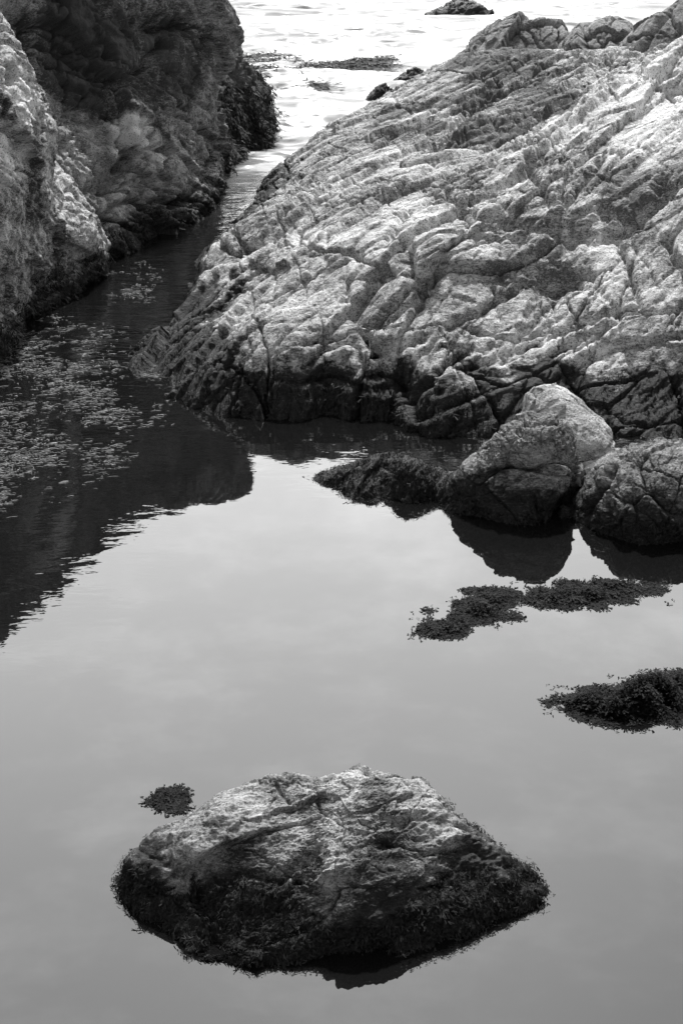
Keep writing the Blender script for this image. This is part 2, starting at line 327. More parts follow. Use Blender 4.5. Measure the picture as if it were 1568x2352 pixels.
def weeds_on(G, n, zmax, L, W, seed, mat, parent, zmin=-0.02, wrap=False, rag=0.1, name='seaweed', cam_only=True, amp=1.0):
    rs = np.random.RandomState(seed); P = G.reshape(-1, 3); N = grid_normals(G, wrap).reshape(-1, 3)
    out = N
    if wrap and ((P - P.mean(0)) * out).sum() < 0: out = -out
    if not wrap and (out[:, 2].mean() < 0): out = -out
    a = np.zeros(G.shape[:2]); a[:-1, :-1] = np.linalg.norm(np.cross(G[1:, :-1] - G[:-1, :-1], G[:-1, 1:] - G[:-1, :-1]), axis=-1); a = a.ravel()
    zl = zmax + rag * fbm(P * 2.4, 3, seed + 2)
    m = (P[:, 2] < zl) & (P[:, 2] > zmin)
    if cam_only: m &= (out * (np.array([0, 0, CAM_H]) - P)).sum(1) > -0.15
    ix = np.where(m)[0]
    if not len(ix): return None
    ix = rs.choice(ix, n, p=a[ix] / a[ix].sum()); p = P[ix] + rs.normal(0, 0.004, (n, 3)); nn_ = out[ix]
    g = np.array([0, 0, -1.0]) - nn_ * (-nn_[:, 2])[:, None]; g += 0.35 * np.stack([perlin(p * 3, 5), perlin(p * 3, 6), 0 * p[:, 0]], 1) * amp + rs.normal(0, 0.16, (n, 3))
    g -= nn_ * (g * nn_).sum(1)[:, None]; g += nn_ * rs.uniform(-0.25, 0.05, n)[:, None]; g /= np.linalg.norm(g, axis=1)[:, None]
    V, F, T = frond_mesh(p + nn_ * 0.007, g, nn_, L * rs.uniform(0.6, 1.4, n), W * rs.uniform(0.7, 1.3, n), rs)
    return mesh_obj(name, V, F, mat, parent, {'tone': T})
def in_poly(Q, poly):
    poly = np.array(poly); x, y = Q[:, 0], Q[:, 1]; c = np.zeros(len(Q), bool); j = len(poly) - 1
    for i in range(len(poly)):
        xi, yi, xj, yj = *poly[i], *poly[j]; c ^= ((yi > y) != (yj > y)) & (x < (xj - xi) * (y - yi) / (yj - yi + 1e-12) + xi); j = i
    return c
def weed_mat_patch(name, outline, n, L, W, seed, mat, hmax=0.05, loose=0.06, label='', cat='', group=None, heap=True):
    """a raft of wrack lying on the water inside an outline traced on the water plane"""
    rs = np.random.RandomState(seed); poly = np.array([atZ(a, b)[:2] for a, b in outline]); lo, hi = poly.min(0), poly.max(0)
    Q = lo + rs.rand(n * 6, 2) * (hi - lo); J = Q + loose * np.stack([fbm(np.c_[Q * 7, Q[:, 0] * 0], 4, seed, 0.75), fbm(np.c_[Q * 7, Q[:, 0] * 0 + 9], 4, seed, 0.75)], 1) + rs.normal(0, loose * 0.35, (len(Q), 2)) * (rs.rand(len(Q), 1) < 0.12); m = in_poly(J, poly); Q = Q[m][:n]; n = len(Q)
    cen = poly.mean(0); dist = np.min(np.stack([np.linalg.norm(Q - (a + (b - a) * t), axis=1) for a, b in zip(poly, np.roll(poly, -1, 0)) for t in np.linspace(0, 1, 8)]), 0)
    dist = dist * in_poly(Q, poly)
    hh = hmax * smooth(0, 0.14, dist) * np.clip(0.6 + 1.7 * fbm(np.c_[Q * 9, Q[:, :1] * 0], 3, seed + 1), 0.05, 2); z = np.maximum(0.002, hh) * rs.uniform(0.7, 1.0, n) + 0.002
    th = rs.uniform(0, 2 * math.pi, n) + 1.5 * perlin(np.c_[Q * 4, Q[:, :1] * 0], seed + 3); D = np.stack([np.cos(th), np.sin(th) * 0.8, rs.normal(-0.05, 0.06, n) * np.minimum(1, z * 30)], 1); D /= np.linalg.norm(D, axis=1)[:, None]
    Nn = np.stack([rs.normal(0, 0.22, n), rs.normal(0, 0.22, n), np.ones(n)], 1); Nn /= np.linalg.norm(Nn, axis=1)[:, None]
    V, F, T = frond_mesh(np.c_[Q, z], D, Nn, L * (0.55 + 0.9 * rs.rand(n) ** 2.0), W * rs.uniform(0.6, 1.5, n), rs); T = np.clip(T * (0.35 + 0.9 * smooth(-0.2, 0.5, fbm(np.c_[V[:, :2] * 11, V[:, :1] * 0], 2, seed + 5))), 0, 1.4); V[:, 2] = np.maximum(V[:, 2], 0.0015)
    # the packed heap under the top fronds
    k = 90; gx, gy = np.meshgrid(np.linspace(lo[0], hi[0], k), np.linspace(lo[1], hi[1], k), indexing='ij'); q = np.c_[gx.ravel(), gy.ravel()]
    jj = q + loose * np.stack([fbm(np.c_[q * 7, q[:, 0] * 0], 4, seed, 0.75), fbm(np.c_[q * 7, q[:, 0] * 0 + 9], 4, seed, 0.75)], 1); ins = in_poly(jj, poly)
    dq = np.min(np.stack([np.linalg.norm(q - (a + (b - a) * t), axis=1) for a, b in zip(poly, np.roll(poly, -1, 0)) for t in np.linspace(0, 1, 8)]), 0)
    dq = dq * in_poly(q, poly)
    zq = np.where(ins, hmax * 0.7 * smooth(0.0, 0.12, dq) * np.clip(0.6 + 1.7 * fbm(np.c_[q * 9, q[:, :1] * 0], 3, seed + 1), 0.05, 2) + 0.01 * fbm(np.c_[q * 30, q[:, :1] * 0], 2, seed + 7) - 0.004, -0.05)
    if heap: o = len(V); V = np.r_[V, np.c_[q, zq]]; F = np.r_[F, grid_faces(k, k) + o]; T = np.r_[T, np.zeros(k * k)]
    return tag(mesh_obj(name, V, F, mat, None, {'tone': T}), label, cat, group)

# ------------------------------------------------------------------ water: one sheet to the horizon
def spaced(lo, a, b, hi, step, grow=1.18):
    mid = list(np.arange(a, b, step)); s, x, up = step, mid[-1], []
    while x < hi: s *= grow; x += s; up.append(x)
    s, x, dn = step, a, []
    while x > lo: s *= grow; x -= s; dn.append(x)
    return np.array(dn[::-1] + mid + up)
wx = spaced(-2500, -4.2, 6.0, 2500, 0.022); wy = np.r_[spaced(-60, 1.2, 9.0, 9.01, 0.03)[:-1], np.arange(9.0, 20, 0.025), spaced(20, 20, 42, 4000, 0.05)[2:]]
wy = np.unique(np.round(wy, 4)); WX, WY = np.meshgrid(wx, wy, indexing='ij'); q = np.c_[WX.ravel(), WY.ravel()]
chan = np.array([[-5.0, 8.0], [-2.4, 10.2], [-1.75, 11.8], [-1.2, 14.0], [-0.95, 16.0], [-0.4, 18.2], [1, 24]])   # axis of the channel
sea = smooth(15.2, 18.0, q[:, 1] - 0.5 * np.clip(q[:, 0] + 0.9, -1, 1)); surge = smooth(13.0, 16.5, q[:, 1])
axis_x = np.interp(q[:, 1], chan[:, 1], chan[:, 0]); rip = smooth(7.6, 9.8, q[:, 1] + 0.55 * np.minimum(0, -(q[:, 0] + 1.1)) * -1 * 1.0) * (1 - sea)
rip = np.clip(rip, 0, 1); left_rip = smooth(-0.7, -1.9, q[:, 0]) * smooth(5.2, 7.5, q[:, 1]) * 0.35
zw = np.zeros(len(q), np.float32); far = (q[:, 1] > 12) & (q[:, 1] < 400) & (np.abs(q[:, 0]) < 400)
qa = np.c_[q * np.array([0.36, 1.0]), q[:, :1] * 0][far]; wob = np.stack([fbm(qa * 0.5, 2, 801), fbm(qa * 0.5, 2, 802), 0 * qa[:, 0]], 1) * 0.7
zz = 0.10 * (fbm(qa * 0.55 + wob, 2, 811, 0.5, True) - 0.5) + 0.035 * (fbm(qa * 1.9 + wob, 3, 812, 0.5, True) - 0.5) + 0.015 * fbm(qa * 6, 2, 813)
zw[far] = zz * sea[far] * smooth(0, 3, 402 - q[far, 1]) - 0.04 * sea[far]
foam = np.zeros(len(q)); foam[far] = 1; foam = sea + 0.35 * smooth(13.6, 16.2, q[:, 1]) * (1 - sea)
m, t, p, o = new_mat('sea_water'); M_WATER = m
g = nn(t, 'ShaderNodeNewGeometry'); pos = g.outputs['Position']
def attr(nm):
    a = nn(t, 'ShaderNodeAttribute'); a.attribute_name = nm; return a.outputs['Fac']
setin(p, Roughness=0.015, IOR=1.5); p.inputs['Base Color'].default_value = (0.006, 0.006, 0.006, 1)
mp = nn(t, 'ShaderNodeMapping'); mp.inputs['Scale'].default_value = (0.45, 1.0, 1.0); mp.inputs['Rotation'].default_value = (0, 0, R(-8)); t.links.new(pos, mp.inputs['Vector']); sv = mp.outputs[0]
rp = noise(t, sv, 9.0, 3, 0.5, 0.4); rp2 = noise(t, sv, 2.5, 2, 0.5); rpl = noise(t, sv, 30.0, 2, 0.5)
hgt = mth(t, 'ADD', mth(t, 'MULTIPLY', rp, 1.0), mth(t, 'ADD', mth(t, 'MULTIPLY', rp2, 2.2), mth(t, 'MULTIPLY', rpl, 0.22)))
hgt = mth(t, 'MULTIPLY', hgt, attr('ripple')); b = nn(t, 'ShaderNodeBump'); setin(b, Strength=1.0, Distance=0.03); t.links.new(hgt, b.inputs['Height']); t.links.new(b.outputs[0], p.inputs['Normal'])
mp2 = nn(t, 'ShaderNodeMapping'); mp2.inputs['Scale'].default_value = (0.35, 1.25, 1.0); mp2.inputs['Rotation'].default_value = (0, 0, R(6)); t.links.new(pos, mp2.inputs['Vector'])
mp3 = nn(t, 'ShaderNodeMapping'); mp3.inputs['Scale'].default_value = (0.22, 2.2, 1.0); mp3.inputs['Rotation'].default_value = (0, 0, R(-4)); t.links.new(pos, mp3.inputs['Vector'])
fo = mth(t, 'ADD', mth(t, 'MULTIPLY', noise(t, mp2.outputs[0], 1.1, 8, 0.62, 1.2), 0.7), mth(t, 'ADD', mth(t, 'MULTIPLY', noise(t, mp2.outputs[0], 5.5, 6, 0.65, 0.8), 0.3), mth(t, 'MULTIPLY', mth(t, 'SUBTRACT', noise(t, mp3.outputs[0], 3.0, 5, 0.6, 0.6), 0.5), 0.45)))
ff = mth(t, 'SUBTRACT', fo, mth(t, 'MULTIPLY', mth(t, 'SUBTRACT', 1.0, attr('foam')), 0.42)); ff = rng(t, ff, 0.44, 0.60)
df = nn(t, 'ShaderNodeBsdfDiffuse'); df.inputs['Color'].default_value = (0.44, 0.44, 0.44, 1)
milk = nn(t, 'ShaderNodeBsdfPrincipled'); setin(milk, Roughness=0.25, IOR=1.33); milk.inputs['Base Color'].default_value = (0.2, 0.2, 0.2, 1)
mxw = nn(t, 'ShaderNodeMixShader'); t.links.new(attr('foam'), mxw.inputs[0]); t.links.new(p.outputs[0], mxw.inputs[1]); t.links.new(milk.outputs[0], mxw.inputs[2])
mx = nn(t, 'ShaderNodeMixShader'); t.links.new(ff, mx.inputs[0]); t.links.new(mxw.outputs[0], mx.inputs[1]); t.links.new(df.outputs[0], mx.inputs[2]); t.links.new(mx.outputs[0], o.inputs[0])
water = mesh_obj('water', np.c_[q, zw], grid_faces(len(wx), len(wy)), M_WATER, None, {'ripple': np.clip(rip * 0.16 + 0.5 * smooth(12.3, 15, q[:, 1]) * (1 - 0.5 * sea) + left_rip * 0.3 + 0.002, 0, 1), 'foam': foam})
tag(water, 'still pool and channel opening on a white foaming sea', 'water', kind='structure')
bed = mesh_obj('seabed', np.array([[-2500, -60, -2.2], [2500, -60, -2.2], [2500, 4000, -2.2], [-2500, 4000, -2.2]]), np.array([[0, 1, 2, 3]]), M_REEF, None, {'tone': np.zeros(4)})
tag(bed, 'dark sea bed under the water', 'seabed', kind='structure')

# ------------------------------------------------------------------ the pale sloping rock on the right
wl = [(340, 862), (390, 905), (450, 935), (530, 955), (640, 955), (760, 945), (870, 952), (960, 985), (1050, 992), (1130, 995), (1250, 990), (1400, 1003), (1568, 1008), (1750, 1010)]
left = [(368, 752, 0.12), (455, 650, 0.28), (476, 590, 0.32), (515, 545, 0.34), (560, 512, 0.34), (620, 462, 0.36), (690, 402, 0.38), (545, 504, 0.03), (628, 392, 0.1), (720, 330, .3)]
mid = [(420, 800, .17), (500, 700, .3), (560, 600, .38), (620, 500, .42), (690, 420, .42), (600, 860, .24), (700, 850, .28), (850, 850, .29), (700, 700, .52), (850, 700, .54), (1000, 880, .28), (1000, 750, .5),
       (1150, 850, .27), (1150, 700, .55), (1300, 880, .2), (1300, 750, .47), (1450, 880, .22), (1450, 750, .5), (1568, 850, .3), (1568, 700, .62), (800, 550, .85), (1000, 560, .9), (1200, 560, .82), (1400, 560, .84),
       (1568, 560, .9), (750, 400, .72), (900, 400, .92), (1050, 400, 1.06), (1200, 400, 1.08), (1350, 400, 1.12), (1500, 400, 1.2), (1230, 315, 1.22), (1340, 240, 1.43), (1430, 175, 1.6), (1520, 115, 1.75), (1600, 60, 1.88), (1500, 250, 1.42),
       (1750, 700, .7), (1750, 400, 1.35), (1750, 100, 1.9),
       (1000, 330, .93), (1150, 260, .92), (1290, 200, 1.05), (950, 250, .75), (850, 300, .6), (1250, 250, 1.0)]
crest = [(790, 272, .3), (870, 232, .42), (960, 185, .6), (1060, 130, .75), (1160, 118, .85), (1260, 115, .95), (1340, 115, 1.05), (1440, 115, 1.2), (1568, 80, 1.4), (1700, 40, 1.5)]
ctrl = [atZ(a, b) for a, b in wl] + [atZ(a, b) + np.array([0, -0.3, -0.22]) for a, b in wl] + [atZ(*c) for c in left] + [atZ(*c) * np.array([1, 1, 0]) + np.array([-0.3, 0.12, -0.35]) for c in left if c[2] < 0.33]
ctrl += [atZ(*c) + np.array([-0.1, 0.8, -0.42]) for c in [(1230, 315, 1.22), (1340, 240, 1.43), (1430, 175, 1.6), (1520, 115, 1.75)]]
ctrl += [atZ(*c) for c in mid] + [atZ(*c) for c in crest] + [atZ(*c) + np.array([-0.06, 0.5, -0.20 - 0.05 * c[2]]) for c in crest] + [atZ(*c) + np.array([-0.25, 1.6, -1.1 - c[2] * 0.5]) for c in crest] + [atZ(*c) + np.array([0, 4.0, -2.6]) for c in crest]
G0 = field_grid(ctrl, np.zeros(3), X3, Y3, Z3, np.r_[lin(-2.2, 3.6, 0.0085), lin(3.62, 6.2, 0.03)], 7.7 * np.exp(lin(0, math.log(24.0 / 7.7), 0.00105)), 2e-4)
px_, py_, _ = project(G0.reshape(-1, 3)); sky_ = np.interp(px_, [540, 640, 790, 870, 960, 1060, 1160, 1260, 1340, 1440, 1480, 1568, 1700], [500, 383, 272, 232, 185, 135, 122, 122, 122, 125, 130, 84, 40])
el_ = PITCH - np.arctan((1176 - sky_) / FPX); cap_ = CAM_H - G0.reshape(-1, 3)[:, 1] * np.tan(el_) - 0.03          # keep the crest from bulging above its skyline
zz_ = G0.reshape(-1, 3)[:, 2]; fa_ = smooth(12.0, 13.5, G0.reshape(-1, 3)[:, 1]); G0[..., 2] = (zz_ - fa_ * np.maximum(0, zz_ - cap_)).reshape(G0.shape[:2])
G0[..., 2] = np.maximum(G0[..., 2], -0.6)
RC = [([(1206, 350), (1214, 400), (1234, 440), (1279, 485), (1304, 450), (1324, 425), (1354, 385), (1379, 345)], .028, .11), ([(1264, 418), (1324, 390)], .02, .06), ([(1019, 410), (1029, 445), (1064, 470), (1094, 492), (1129, 495)], .025, .1),
      ([(1129, 465), (1184, 500)], .02, .06), ([(1130, 505), (1199, 520), (1264, 535), (1314, 540), (1389, 537), (1439, 515), (1459, 485), (1504, 445), (1568, 400)], .06, .16), ([(929, 565), (939, 615), (969, 660), (954, 685), (889, 725), (834, 745), (839, 775), (884, 800)], .028, .1),
      ([(969, 650), (1004, 610), (1034, 590)], .03, .1), ([(1250, 630), (1280, 637), (1314, 635)], .07, .2), ([(1204, 650), (1134, 700), (1064, 725), (974, 800)], .022, .07), ([(1524, 545), (1544, 590), (1568, 600)], .025, .09), ([(1144, 190), (1084, 235), (1034, 290), (1004, 330)], .09, .2),
      ([(545, 600), (650, 525), (745, 450)], .022, .06), ([(789, 700), (799, 640)], .02, .06), ([(864, 610), (866, 650)], .018, .05), ([(1384, 750), (1264, 810)], .022, .06), ([(1199, 765), (1264, 690)], .02, .06), ([(1060, 520), (1140, 530), (1200, 560)], .04, .08),
      ([(700, 790), (760, 770), (830, 745)], .015, .04), ([(480, 790), (540, 740), (620, 690), (700, 640)], .018, .05), ([(620, 700), (700, 650), (790, 590)], .018, .05), ([(1000, 900), (1100, 830), (1220, 790), (1330, 740), (1450, 700)], .02, .06),
      ([(800, 860), (870, 800), (960, 770)], .03, .07), ([(950, 900), (1000, 840), (1080, 800)], .03, .08), ([(1390, 480), (1440, 495), (1500, 450), (1510, 400)], .04, .12), ([(1290, 850), (1400, 800), (1568, 770)], .02, .05), ([(880, 560), (900, 520), (930, 470), (1010, 420)], .025, .07),
      ([(700, 420), (720, 460), (690, 520), (680, 560)], .03, .07), ([(1160, 300), (1230, 260), (1310, 250)], .06, .12), ([(1190, 180), (1230, 150), (1260, 110)], .04, .1), ([(1280, 170), (1330, 140), (1350, 100)], .05, .12), ([(1420, 120), (1440, 90), (1500, 60)], .05, .12)]
rock_cracks = [(pick(G0, l), w * 1.15, d * 1.35) for l, w, d in RC]
def plan(deg, tilt=0.0): a = R(deg); return np.array([-math.sin(a), math.cos(a), tilt])       # normal of joints that run along deg in plan
SLAB = [(plan(52, -.25), 0.6, 0.06, 'ledge'), (plan(46, -.2), 0.23, 0.026, 'ledge'), (plan(22, -.3), 0.40, 0.035, 'ledge'), (plan(54, -.2), 0.31, 0.05, 'joint'), (plan(48, -.2), 0.125, 0.022, 'joint'), (plan(57, -.2), 0.07, 0.014, 'joint'), (plan(24, -.3), 0.16, 0.022, 'joint'), (plan(33, -.3), 0.08, 0.012, 'joint'),
        (plan(-82), 0.55, 0.06, 'joint'), (plan(-60), 0.8, 0.07, 'joint'), (plan(-75), 0.26, 0.028, 'joint'), (plan(5), 0.5, 0.05, 'joint')]
G1 = rockify(G0, 11, 0.9, 0.078, 0.05, SLAB, 0.009, ang=R(46), stretch=(0.42, 1.0, 1.3), cracks=rock_cracks, rough=0.004)
tn = blobs(G1, [(1290, 390, 95, -.34), (1450, 430, 65, -.3), (1050, 435, 70, -.25), (1200, 560, 110, -.3), (1180, 250, 170, -.55), (1300, 210, 70, -.35), (1050, 300, 60, -.4), (1170, 90, 120, -.4), (1350, 100, 70, -.15), (1500, 90, 60, -.2), (1420, 230, 150, .35), (1520, 200, 120, .3), (1280, 300, 50, .3),  # lichen on the blocks; the gully's shade is painted dark as well
                (880, 290, 130, -.35), (1060, 190, 120, -.35), (1180, 130, 130, -.3), (620, 470, 110, -.15), (740, 380, 90, -.15), (900, 590, 80, .12), (1400, 680, 150, .2), (700, 640, 130, .12), (1000, 610, 40, -.3), (860, 740, 60, -.2), (1290, 600, 60, -.35), (1500, 600, 70, -.25), (1100, 720, 130, -.1), (500, 640, 90, .15), (640, 480, 80, .1)], 0.42)
o = solid_grid('shore_rock', G1, M_RIGHT, np.array([0, 0, -1.6]), None, {'tone': tn})
weeds_on(G1, 15000, 0.20, 0.06, 0.006, 8, M_WEED, o, rag=0.16)
tag(o, 'large pale fissured rock slab sloping down from the right to the pool', 'rock')

# ------------------------------------------------------------------ left side: cliff, mottled outcrop, weedy foot
tvec = unit([0.42, 0.9, 0]); nvec = np.cross(tvec, Z3)
c_pts = [(240, 600, 12.5), (300, 582, 12.82), (400, 535, 13.62), (470, 492, 14.4), (500, 420, 15.9), (200, 300, 13.2), (100, 100, 13.3), (0, 40, 12.6), (300, 430, 13.15), (200, 430, 12.6), (380, 430, 13.9), (330, 310, 13.6), (400, 300, 14.4), (460, 300, 15.2),
         (490, 200, 15.9), (525, 50, 16.7), (400, 100, 15.0), (250, 100, 14.0), (320, 190, 14.2), (150, 200, 13.3), (0, 200, 12.3), (430, 380, 14.4), (0, 450, 11.6)]
ctrl = [atY(*c) for c in c_pts]; ctrl += [atZ(a, b) + np.array([0.05, -0.05, -0.5]) for a, b in [(240, 600), (400, 535), (500, 415)]]
for (px, Yv, zt) in [(498, 16.7, 4.05), (440, 16.3, 4.0), (370, 15.7, 3.8), (295, 15.1, 3.6), (180, 14.4, 3.7), (53, 13.8, 3.8), (-49, 13.5, 3.95), (-215, 12.6, 3.9), (-420, 12.0, 3.9)]:
    for z in (2.4, 3.1, zt):
        x = (px - 784) / FPX * (Yv * math.cos(PITCH) - (z - CAM_H) * math.sin(PITCH)); ctrl += [np.array([x, Yv - 0.25 * (zt - z), z])]
    ctrl += [np.array([x, Yv, zt]) - nvec * 0.6 + np.array([0, 0, 0.22])]
for z in (-0.5, 0.6, 1.6, 2.8, 3.9): ctrl += [np.array([-2.3, 17.9, z]), np.array([-3.4, 19.0, z])]
Gc = field_grid(ctrl, np.array([-2.2, 12.5, 0]), tvec, Z3, nvec, lin(-4.4, 5.6, 0.012), np.r_[lin(-0.6, 2.4, 0.0095), lin(2.41, 4.4, 0.025)], 1e-3)
CLF = [(tvec * 0.55 + Z3 * 0.8, 0.7, 0.11, 'ledge'), (tvec * 0.5 + Z3 * 0.8, 0.28, 0.05, 'ledge'), (tvec * 0.9 - Z3 * 0.4, 0.6, 0.10, 'joint'), (tvec * 0.5 + Z3 * 0.85, 0.4, 0.10, 'joint'), (tvec * 0.95 + Z3 * 0.3, 0.45, 0.07, 'joint'), (tvec * 0.5 + Z3 * 0.85, 0.15, 0.03, 'joint'), (tvec * 0.9 - Z3 * 0.3, 0.2, 0.03, 'joint')]
CC = [([(0, 55), (65, 80), (160, 115), (210, 165)], .04, .13), ([(170, 115), (240, 100), (250, 125), (220, 165)], .035, .1), ([(300, 45), (380, 48), (450, 55)], .07, .25), ([(210, 165), (260, 185), (330, 170), (395, 85)], .035, .1), ([(320, 175), (345, 140), (395, 85)], .03, .1), ([(115, 280), (180, 250), (260, 260)], .035, .09),
      ([(200, 440), (260, 430), (310, 370)], .04, .14), ([(325, 320), (320, 350), (300, 372)], .05, .15), ([(410, 265), (470, 300), (500, 310)], .03, .09), ([(430, 200), (480, 240), (500, 250)], .03, .08), ([(260, 185), (300, 230), (330, 250)], .03, .08), ([(120, 150), (150, 200), (200, 215)], .03, .08), ([(350, 400), (390, 460), (400, 500)], .06, .2), ([(220, 350), (260, 400), (280, 430)], .03, .08)]
G1 = rockify(Gc, 31, 0.8, 0.17, 0.12, CLF, 0.026, jw=0.022, gw=1.7, rough=0.022, ang=R(66), stretch=(0.7, 1, 0.8), cracks=[(pick(Gc, l), w * 1.2, d * 1.5) for l, w, d in CC])
tc_ = blobs(G1, [(325, 318, 62, 2.0), (285, 288, 40, 1.2), (365, 350, 45, 1.0), (450, 300, 60, .2), (300, 150, 160, -.75), (150, 110, 140, -.7), (440, 110, 130, -.7), (210, 60, 120, -.5), (440, 220, 70, -.4), (250, 420, 110, .3), (420, 390, 90, .2), (200, 330, 60, .2)], 1.0)  # sunlit patch painted pale, shaded upper face painted dark
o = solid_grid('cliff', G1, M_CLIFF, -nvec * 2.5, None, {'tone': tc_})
weeds_on(G1, 6000, 0.30, 0.07, 0.008, 9, M_WEED, o, rag=0.2)
tag(o, 'tall dark jointed cliff face on the left above the channel', 'cliff')

c_pts = [(0, 60, 10.9), (45, 125, 11.25), (100, 205, 11.6), (118, 290, 11.75), (0, 200, 10.4), (0, 400, 10.05), (60, 300, 10.8), (60, 500, 10.6), (130, 450, 11.4), (210, 490, 11.95), (130, 600, 11.15), (225, 545, 12.25), (0, 600, 9.85), (0, 750, 9.7), (-150, 300, 9.8), (-150, 600, 9.5)]
ctrl = [atY(*c) for c in c_pts] + [atZ(a, b) for a, b in [(60, 742), (130, 702), (0, 845), (190, 650), (243, 600), (-150, 900)]] + [atZ(a, b) + np.array([0.06, -0.06, -0.5]) for a, b in [(60, 742), (0, 845), (190, 650), (-150, 900)]]
ctrl += [atY(0, 60, 10.9) + np.array([-0.5, 0.2, 0.35]), atY(45, 125, 11.25) + np.array([-0.3, 0.7, 0.1]), atY(110, 220, 11.6) + np.array([-0.4, 0.9, 0.1]), atY(120, 300, 11.75) + np.array([-0.5, 0.9, 0]), atY(225, 545, 12.25) + np.array([-0.5, 0.8, 0.1]), atZ(243, 600) + np.array([-0.5, 0.8, -0.3])]
tv2 = unit([0.75, 0.66, 0]); nv2 = np.cross(tv2, Z3)
Go = field_grid(ctrl, np.array([-2.4, 10.5, 0]), tv2, Z3, nv2, lin(-2.0, 2.6, 0.008), lin(-0.5, 2.6, 0.0075), 1e-3)
OUT = [(tv2 * 0.6 + Z3 * 0.75, 0.5, 0.06, 'ledge'), (tv2 * 0.5 + Z3 * 0.8, 0.17, 0.025, 'ledge'), (tv2 * 0.9 - Z3 * 0.4, 0.5, 0.07, 'joint'), (tv2 * 0.5 + Z3 * 0.85, 0.3, 0.05, 'joint'), (tv2 * 0.6 + Z3 * 0.75, 0.11, 0.02, 'joint'), (tv2 * 0.95 - Z3 * 0.2, 0.16, 0.02, 'joint')]
G1 = rockify(Go, 51, 0.6, 0.10, 0.06, OUT, 0.012, gw=1.5, jw=0.016, ang=R(70), stretch=(0.7, 1, 0.8), rough=0.016)
to_ = blobs(G1, [(20, 350, 80, .7), (70, 230, 70, .7), (15, 130, 60, .5), (100, 240, 30, .5), (60, 360, 40, .4), (90, 470, 60, -.4), (40, 480, 70, -.1), (100, 390, 40, -.3), (170, 430, 50, .3), (60, 650, 80, .1), (150, 560, 50, -.2), (20, 260, 40, -.4)], 1.0)
o = solid_grid('rock_outcrop', G1, M_OUT, -nv2 * 1.6 + np.array([-0.3, 0.3, 0]), None, {'tone': to_})
weeds_on(G1, 5000, 0.25, 0.07, 0.007, 10, M_WEED, o, rag=0.2)
tag(o, 'pale and black mottled rock buttress at the left edge in front of the dark cliff', 'rock')

def rock(name, c, pts, mat, label, seed, nu=220, nv=160, size=0.25, amp=0.04, crack=0.02, fams=(), fine=0.006, stretch=(0.6, 1, 1), ang=R(60), cracks=(), tone=(), group=None, cat='rock', reg=0.02, rough=0.0, jw=0.008):
    G0 = radial_grid(np.array(c), pts, nu, nv, reg); cr = [(pick(G0, l), w, d) for l, w, d in cracks]
    G0 = G0[:, ::-1]
    G1 = rockify(G0, seed, size, amp, crack, fams, fine, True, ang, stretch, cr, rough=rough, jw=jw)
    t = blobs(G1, tone) if tone else np.zeros(G1.shape[0] * G1.shape[1])
    o = mesh_obj(name, G1.reshape(-1, 3), grid_faces(nu, nv, wrap=True), mat, None, {'tone': t}, shade=False); tag(o, label, cat, group); return o, G1

def knob(outline, face, Y, lbl, seed, n=(240, 170), tone=()):
    """a rounded rock standing behind the slab's crest: skyline points, face points nearer, hidden back"""
    sk = [atY(a, b, Y) for a, b in outline]; c = np.mean(sk, 0); c[2] = min(p[2] for p in sk) + 0.05
    pts = sk + [atY(a, b, Y - dy) for a, b, dy in face] + [p + np.array([0, 0.45, -0.16 - 0.5 * max(0, p[2] - c[2])]) for p in sk] + [c + np.array([0, 0, -0.8]), c + np.array([0, 1.0, -0.2])]
    return rock('rock', c, pts, M_REAR, lbl, seed, n[0], n[1], 0.55, 0.10, 0.07, [(plan(45, -.4), 0.4, 0.05, 'ledge'), (plan(50), 0.4, 0.09, 'joint'), (plan(-60), 0.6, 0.08, 'joint')], 0.008, stretch=(0.5, 1, 1), jw=0.02, group='rocks behind the slab crest', tone=tone)
knob([(1040, 130), (1065, 103), (1110, 68), (1160, 52), (1200, 42), (1240, 45), (1280, 48), (1303, 62), (1290, 75)], [(1080, 125, .4), (1150, 100, .6), (1220, 100, .6), (1270, 90, .5), (1100, 160, .8), (1180, 150, .9), (1060, 150, .4)], 19.0, 'dark rounded rock on the skyline nearest the open surf', 131)
knob([(1310, 85), (1350, 60), (1385, 45), (1405, 38), (1430, 50), (1453, 70), (1440, 85)], [(1340, 90, .4), (1390, 75, .6), (1420, 90, .5), (1350, 120, .8), (1420, 120, .8)], 18.0, 'rounded jointed rock in the middle of the skyline behind the slab', 132)
knob([(1440, 95), (1470, 65), (1510, 45), (1530, 20), (1570, -5), (1640, -20), (1700, 0)], [(1480, 90, .4), (1540, 60, .6), (1600, 60, .6), (1500, 125, .8), (1600, 120, .8)], 17.0, 'rock rising out of the photo at the top right corner', 133)

foot = [(510, 130, 17.6), (545, 175, 17.7), (570, 230, 17.8), (585, 275, 17.9), (622, 300, 18.2), (560, 350, 17.4), (500, 250, 16.9), (520, 330, 16.8), (490, 180, 17.1)]
pts = [atY(*c) for c in foot] + [atZ(625, 330), atZ(545, 385), atZ(490, 412)] + [np.array(v) for v in [(-1.2, 19.2, 0.3), (-1.9, 19, 0.8), (-2.4, 18, 0.8), (-2.3, 17, 0.3), (-1.4, 17.7, -0.9), (-0.8, 18.3, -0.6), (-1.4, 16.2, -0.6)]]
o, GF = rock('cliff_spur', (-1.55, 17.75, 0.15), pts, M_FOOT, 'black weedy spur at the foot of the dark cliff jutting into the surf', 61, 260, 200, 0.4, 0.09, 0.05, [(plan(10, 1.2), 0.3, 0.05, 'ledge')], 0.02, rough=0.06)
weeds_on(GF, 7000, 0.85, 0.12, 0.014, 11, M_WEED, o, wrap=True, rag=0.2)

